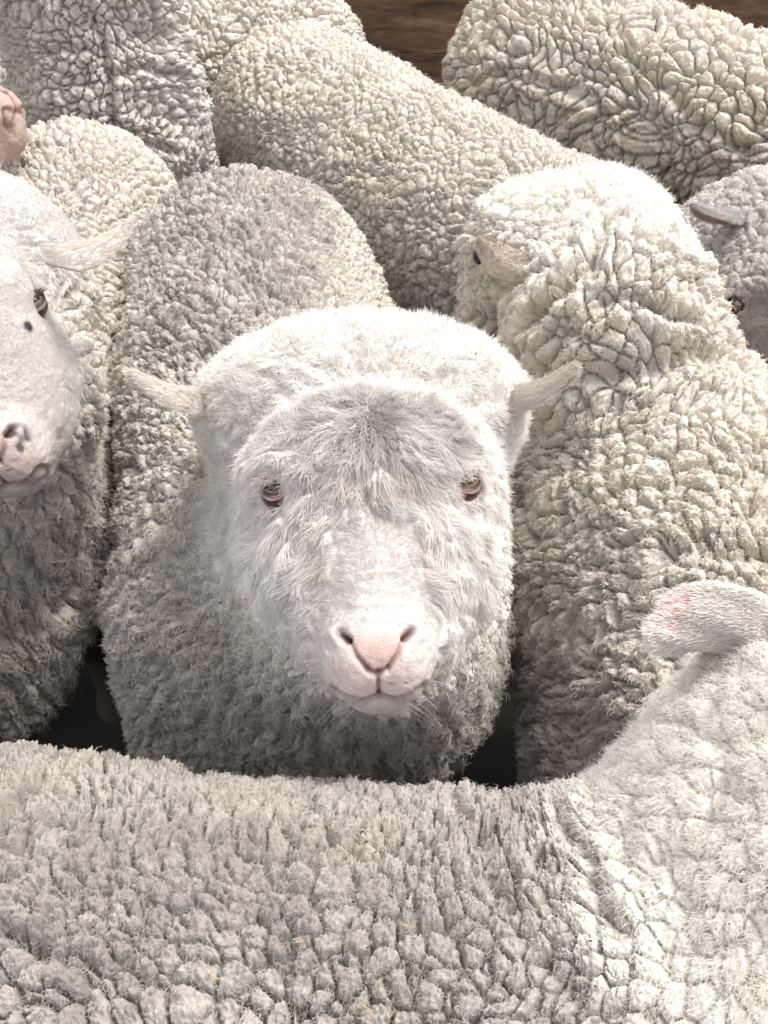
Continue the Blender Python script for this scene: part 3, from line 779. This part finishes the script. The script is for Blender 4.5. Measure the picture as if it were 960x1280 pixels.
def left_sheep():
    s = Sheep('white sheep at the left edge with amber eye and its face cut by the frame')
    s.headset = dict(grey=.12, dark_nostril=True, bare=1, k=.52, crown=-100, wool=(.52, .49, .46), face=(.84, .82, .81))
    f = s.form
    f.cap((-.57, .95, .50), (-.56, 1.62, .585), .16, .185)
    F = Frame(at(-66, 388, .80), at(22, 702, .80), (1, -.2, -.30), 1.02); s.head(F)
    f.cap((-.58, .86, .44), (-.57, 1.5, .40), .16, .16, .06)
    f.cap((-.57, .83, .42), (-.58, .80, .31), .15, .13, .06)
    f.cap((-.54, .95, .60), F.w(0, -60, -190), .135, .085, .06)
    f.cap((-.53, .86, .48), F.w(0, 60, -150), .125, .068, .07)
    s.legs_at([(-.62, .95), (-.47, .95), (-.64, 1.55), (-.5, 1.55)])
    s.cell = .017; s.amp = .009; s.tipamt = .25; s.wool = np.array([0.479, 0.446, 0.403]); s.stretch = np.array([1, 1, .6])
    s.paint = at(133, 168, z=.77); s.marks = [(38, 406, .0065, (.03, .028, .028))]; 
    s.ears.append(dict(a=at(55, 322, .84), b=at(160, 281, .84), face=(.1, -.25, -.95), width=.05, curl=1.1, bend=(0, 0, -.004), outer=(.66, .605, .55)))
    s.longwool = [((-.5, .85, .5), (.22, .22, .3), .0045)]; s.build((-.45, 1.2, 0), 30)
def right_sheep():
    s = Sheep('cream sheep at the right with its back to the camera and head turned left')
    f = s.form
    f.cap((.41, .52, .53), (.40, .80, .555), .205, .210)
    f.cap((.37, .85, .58), at(760, 410, 1.13), .155, .115, .04)
    f.cap((.35, .93, .55), (.34, .80, .5), .17, .18, .05)
    f.cap(at(762, 400, 1.13), at(742, 318, 1.19), .122, .112, .05)
    f.cap((.37, .56, .38), (.36, .86, .40), .20, .19, .06)
    f.ell(at(670, 300, 1.22), (.088, .1, .075), None, .03)
    f.cap(at(668, 310, 1.22), at(632, 385, 1.30), .08, .055, .04)
    f.cap(at(632, 385, 1.30), at(612, 450, 1.33), .05, .042, .03)
    s.legs_at([(.34, .55), (.52, .55), (.32, .85), (.5, .85)])
    s.cell = .0165; s.amp = .0085; s.tipamt = .18; s.wool = np.array([0.535, 0.501, 0.451]); s.stretch = np.array([1, .85, .55]); s.fold = .008
    s.soft = [(at(720, 205, 1.2), (.13, .2, .07))]; s.areas = [(at(735, 235, 1.16), (.16, .20, .10), -.85)]
    s.ears.append(dict(a=at(600, 303, 1.14), b=at(684, 338, 1.07), face=(-.1, .35, -.9), width=.06, curl=.8, inner=(.27, .215, .18), outer=(.33, .27, .225), dens=.5))
    s.creases = [([(655, 410), (712, 356), (742, 322), (762, 275)], .007, .026), ([(742, 385), (790, 372), (840, 392), (870, 400)], .006, .018), ([(690, 262), (735, 240), (800, 300), (850, 330)], .006, .008), ([(648, 480), (730, 468), (800, 462), (860, 442), (925, 448)], .012, .015), ([(655, 470), (700, 440), (728, 395)], .005, .010), ([(830, 700), (880, 690), (955, 700)], .008, .012)]
    s.side_eyes = [(596, 322)]; s.marks = [(597, 322, .008, (.10, .07, .06))]
    s.build((.4, .8, 0))
def shaded_sheep():
    s = Sheep('sheep at the right edge with its face in shade under a grey woolly brow')
    f = s.form
    F = Frame(at(1004, 378, 1.27), at(1018, 520, 1.18), (1, 0, 0), 1.16); s.head(F)
    f.cap((.66, 1.38, .52), (1.15, 1.62, .53), .19, .2)
    f.cap((.62, 1.36, .62), F.w(0, -60, -190), .17, .12, .06)
    s.legs_at([(.6, 1.45), (.75, 1.3), (1.1, 1.7), (1.2, 1.5)])
    s.wool = np.array([0.496, 0.468, 0.431]); s.headset = dict(bare=.55, facew=1.5, k=.85, lumpy=.75, grey=.3, wool=(.50, .46, .42), face=(.30, .275, .26))  # face tint darkened to paint in the shade under the brow
    s.ears.append(dict(a=at(940, 275, 1.36), b=at(868, 257, 1.30), face=(-.1, -.45, -.85), width=.036, curl=1.2, outer=(.52, .495, .465), hairlen=1.6, dens=1.6, inner=(.36, .22, .20)))
    s.build((.9, 1.5, 0))
def middle_back_sheep():
    s = Sheep('cream sheep behind the middle one, only its curly back and flank showing')
    f = s.form
    f.cap((-.19, 2.24, .555), (.33, 1.50, .525), .225, .205)
    f.cap((.34, 1.48, .54), (.50, 1.34, .46), .16, .12, .08)
    f.cap((-.15, 2.15, .42), (.28, 1.52, .38), .21, .19, .06)
    f.ell((.58, 1.28, .40), (.13, .09, .1), None, .05)
    s.legs_at([(-.25, 2.12), (-.1, 2.3), (.25, 1.46), (.38, 1.6)])
    s.cell = .0185; s.amp = .0075; s.tipamt = .30; s.fold = .008; s.wool = np.array([0.479, 0.446, 0.400]); s.stretch = np.array([1, 1, .75]); s.edge = 1.8; s.length = .007
    s.creases = [([(318, 92), (322, 140), (318, 185)], .006, .010)]
    s.build((.1, 2.0, 0))
def top_right_sheep():
    s = Sheep('sheep at the top right with big knobbly cream fleece before the wall')
    f = s.form
    f.cap((.40, 2.58, .57), (1.02, 2.10, .515), .235, .225)
    f.cap((1.05, 2.16, .6), (1.35, 1.95, .75), .17, .13, .08); f.ell((1.42, 1.9, .78), (.13, .1, .1), None, .05)
    s.legs_at([(.35, 2.5), (.5, 2.65), (1.0, 2.1), (1.1, 2.25)])
    s.cell = .036; s.amp = .0135; s.tipamt = .35; s.wool = np.array([0.521, 0.485, 0.435]); s.tip = np.array([.45, .34, .25]); s.fold = .014; s.small = .28; s.edge = 1.7; s.length = .008; s.clump = .25
    s.creases = [([(780, 60), (830, 110), (880, 160), (940, 190)], .011, .020), ([(620, 90), (680, 100), (760, 140)], .010, .014)]
    s.build((.75, 2.4, 0))
def top_sheep():
    s = Sheep('pale sheep farthest back at the top, its cracked fleece against the boards')
    f = s.form
    f.cap((-.27, 2.78, .55), (-.80, 2.55, .58), .22, .22)
    f.cap((-.75, 2.55, .62), (-.62, 2.35, .85), .16, .12, .08)
    s.legs_at([(-.25, 2.68), (-.3, 2.88), (-.8, 2.5), (-.75, 2.65)])
    s.cell = .028; s.amp = .0105; s.tipamt = .15; s.wool = np.array([0.535, 0.502, 0.450]); s.edge = 1.7; s.length = .007; s.clump = .3
    s.ears.append(dict(a=at(190, -4, 2.12), b=at(226, 18, 2.1), face=(.2, -.6, -.7), width=.05, curl=1.2, dens=.4))
    s.build((-.4, 2.65, 0))
def grey_sheep():
    s = Sheep('grey woolled sheep in the top left corner with a deep crease down its neck')
    f = s.form
    f.cap((-.56, 1.93, .50), (-.575, 1.98, .90), .175, .165)
    f.cap((-.58, 2.0, .52), (-1.15, 2.25, .55), .2, .21)
    f.cap((-.575, 1.98, .92), (-.80, 1.86, 1.06), .12, .09, .06)
    s.legs_at([(-.55, 1.95), (-.7, 2.1), (-1.1, 2.15), (-1.15, 2.35)])
    s.cell = .0175; s.amp = .011; s.tipamt = .3; s.wool = np.array([0.484, 0.458, 0.427]); s.tip = np.array([.38, .34, .31]); s.fold = .02; s.foldstretch = np.array([1, 1, .55]); s.foldsize = .1; s.edge = 1.8
    s.creases = [([(112, -5), (122, 40), (134, 90), (140, 150)], .007, .017), ([(134, 92), (165, 82), (220, 92)], .007, .014), ([(60, 65), (100, 60), (128, 60)], .006, .010), ([(140, 150), (175, 172), (215, 190)], .007, .014)]
    s.build((-.8, 2.1, 0))
def muzzle_sheep():
    s = Sheep('sheep at the upper left edge showing only its pink muzzle from the side')
    f = s.form
    nose = at(0, 112, 1.42); o = nose + np.array([-.13, .012, .012])
    F = Frame(o, nose, (.0, .97, -.22), 1.0); s.head(F)
    f.cap(F.w(0, -60, -150), (-.95, 1.5, .62), .12, .17, .06); f.cap((-.98, 1.5, .55), (-1.5, 1.65, .55), .2, .21)
    s.legs_at([(-.95, 1.42), (-.98, 1.6), (-1.45, 1.55), (-1.5, 1.75)])
    s.headset = dict(grey=.2, pad=.9, pinkall=.42, bare=1, k=.75, face=(.74, .66, .62))
    s.build((-1.1, 1.5, 0))
def front_sheep():
    s = Sheep('sheep across the foreground, its knobbly brownish back filling the bottom')
    f = s.form
    f.cap((-.52, .255, .57), (.17, .192, .548), .222, .215)
    f.cap((.20, .18, .58), (.355, .30, .775), .19, .162, .06)
    f.cap((.355, .30, .775), (.47, .37, .94), .162, .125, .06)
    f.cap((.47, .42, .93), (.58, .50, .84), .075, .045, .05)
    s.legs_at([(-.5, .15), (-.5, .32), (.1, .1), (.12, .28)])
    s.cell = .0148; s.amp = .0080; s.density = .27; s.edge = 1.7; s.crimp = .20; s.thick = 1.0; s.tipamt = .8; s.wool = np.array([0.37, 0.345, 0.315]); s.tip = np.array([.235, .21, .19]); s.curl = .0022; s.length = .0042; s.small = .30; s.fold = .007; s.clump = .15
    s.soft = [(at(940, 1000, .6), (.11, .24, .30))]; s.areas = [(at(150, 1060, .55), (.12, .08, .1), .5), (at(480, 1150, .5), (.10, .07, .1), .4), (at(935, 1010, .6), (.125, .25, .30), -.9), (at(350, 1000, .6), (.3, .08, .08), .12)]
    s.ears.append(dict(a=at(985, 806, .595), b=at(816, 784, .58), face=(-.05, .93, .35), width=.064, curl=.7, tip_pink=True, inner=(.66, .24, .25), outer=(.80, .75, .70), dens=4.0, hairlen=1.15, twist=.9))
    s.creases = [([(0, 1165), (50, 1192), (98, 1216), (105, 1275)], .005, .014), ([(560, 1000), (610, 1080), (650, 1170), (720, 1250)], .006, .010), ([(130, 1140), (170, 1180), (240, 1190), (330, 1240)], .004, .009), ([(690, 1020), (740, 1080), (780, 1180)], .006, .010)]
    s.build((-.2, .22, 0))
def surface_at(px, py):
    best = None
    for q in FLOCK:
        D = q.bodydata[0]; x, y, t = pix(D); k = (np.hypot(x - px, y - py) < 5) & (t > .2)
        if k.any():
            i = np.where(k)[0][np.argmin(t[k])]
            if best is None or t[i] < best[1]: best = (D[i], t[i])
    return best[0] if best else None
def debris():
    straw = mk_simple('straw', (.34, .26, .13), .7)
    for pts, lab in (([(738, 775), (746, 792), (750, 806), (753, 822)], 'curved yellow hay straw stuck in the right sheep flank fleece'),
                     ([(700, 868), (716, 862), (728, 855)], 'short pale hay straw low on the right sheep flank')):
        P = [surface_at(*p) for p in pts]; P = [p + np.array([0, -.35, .6]) * .012 for p in P if p is not None]; V = []
        if len(P) < 2: continue
        dense = [P[i] * (1 - u) + P[i + 1] * u for i in range(len(P) - 1) for u in (0, .25, .5, .75)] + [P[-1]]
        for i, p in enumerate(dense):
            d = nrm(dense[min(i + 1, len(dense) - 1)] - dense[max(i - 1, 0)]); a = nrm(np.cross(d, [0.2, -.5, .8])); b = np.cross(d, a)
            for j in range(6): V.append(p + (a * math.cos(j * 1.0472) + b * math.sin(j * 1.0472)) * .0006)
        T = [(i * 6 + j, i * 6 + (j + 1) % 6, (i + 1) * 6 + (j + 1) % 6, (i + 1) * 6 + j) for i in range(len(dense) - 1) for j in range(6)]
        o = mesh_obj('hay_straw', V, T, straw, None, dense[0]); o['label'] = lab; o['category'] = 'straw'
    # dark burrs and dirt specks caught in the wool
    V = []; T = []; R_ = random.Random(5)
    spots = [(640, 70), (575, 412), (560, 385), (420, 392), (330, 404), (690, 208), (735, 196), (765, 193), (655, 228), (700, 252), (905, 215), (930, 230), (240, 585), (175, 565), (160, 530), (700, 640), (755, 720), (805, 745), (690, 840), (770, 905), (345, 470), (640, 620), (655, 560), (340, 600)]
    spots += [(R_.uniform(130, 420), R_.uniform(220, 620)) for _ in range(26)] + [(R_.uniform(650, 940), R_.uniform(200, 900)) for _ in range(30)] + [(R_.uniform(10, 940), R_.uniform(960, 1270)) for _ in range(18)] + [(R_.uniform(250, 650), R_.uniform(380, 480)) for _ in range(14)]
    for px, py in spots:
        p = surface_at(px, py)
        if p is None: continue
        p = p + np.array([0, -.3, .7]) * .007; L_ = R_.uniform(.0006, .0022) if (px, py) != (640, 70) else .007
        d = nrm(np.array([R_.gauss(0, 1), R_.gauss(0, .6), R_.gauss(0, .6)])); a = nrm(np.cross(d, [0.1, .9, .3])); b = np.cross(d, a); w = R_.uniform(.0004, .0008); o_ = len(V)
        V += [p - d * L_, p + a * w, p + b * w, p - a * w, p - b * w, p + d * L_]
        T += [(o_, o_ + 2, o_ + 1), (o_, o_ + 3, o_ + 2), (o_, o_ + 4, o_ + 3), (o_, o_ + 1, o_ + 4), (o_ + 5, o_ + 1, o_ + 2), (o_ + 5, o_ + 2, o_ + 3), (o_ + 5, o_ + 3, o_ + 4), (o_ + 5, o_ + 4, o_ + 1)]
    Vh, Th = [], []
    for k in range(34):
        p = surface_at(R_.uniform(5, 955), R_.uniform(5, 1275))
        if p is None: continue
        p = p + np.array([0, -.3, .7]) * .006; L_ = R_.uniform(.0015, .0055); d = nrm(np.array([R_.gauss(0, 1), R_.gauss(0, .6), R_.gauss(0, .6)])); a = nrm(np.cross(d, [0.1, .9, .3])); b = np.cross(d, a); w = R_.uniform(.00025, .0005); o_ = len(Vh)
        for m_ in (-1, 0, 1):
            c_ = p + d * L_ * m_ + a * (.15 * L_ * (m_ == 0))
            Vh += [c_ + a * w, c_ + b * w, c_ - a * w, c_ - b * w]
        Th += [(o_ + 4 * r_ + j, o_ + 4 * r_ + (j + 1) % 4, o_ + 4 * r_ + 4 + (j + 1) % 4, o_ + 4 * r_ + 4 + j) for r_ in (0, 1) for j in range(4)]
    oh = mesh_obj('hay_chaff', Vh, Th, straw, smooth=False); oh['kind'] = 'stuff'
    o = mesh_obj('dirt_specks', V, T, mk_simple('dark_dirt', (.035, .028, .022), .8), smooth=False); o['kind'] = 'stuff'
ALL = [centre_sheep, left_sheep, right_sheep, shaded_sheep, middle_back_sheep, top_right_sheep, top_sheep, grey_sheep, muzzle_sheep, front_sheep]
for fn_ in ALL: fn_()
with ThreadPoolExecutor(4) as ex: list(ex.map(lambda q: q.prep(), FLOCK))
GC = 24; DB = np.full((62, 76), 50.0)        # coarse depth of the nearest sheep, so that hidden wool gets fewer triangles
for q_ in FLOCK:
    x_, y_, t_ = pix(q_.coarse[0]); k_ = (t_ > .25) & (x_ > -240) & (x_ < 1200) & (y_ > -240) & (y_ < 1560)
    np.minimum.at(DB, (((x_[k_] + 240) / GC).astype(int), ((y_[k_] + 240) / GC).astype(int)), t_[k_])
DBM = DB.copy()
for dx in (-1, 0, 1):
    for dy in (-1, 0, 1): DBM = np.maximum(DBM, np.roll(np.roll(DB, dx, 0), dy, 1))
with ThreadPoolExecutor(4) as ex: list(ex.map(lambda q: q.compute(), sorted(FLOCK, key=lambda q: -len(q.form.pr))))
for q_ in FLOCK: q_.emit()
debris()
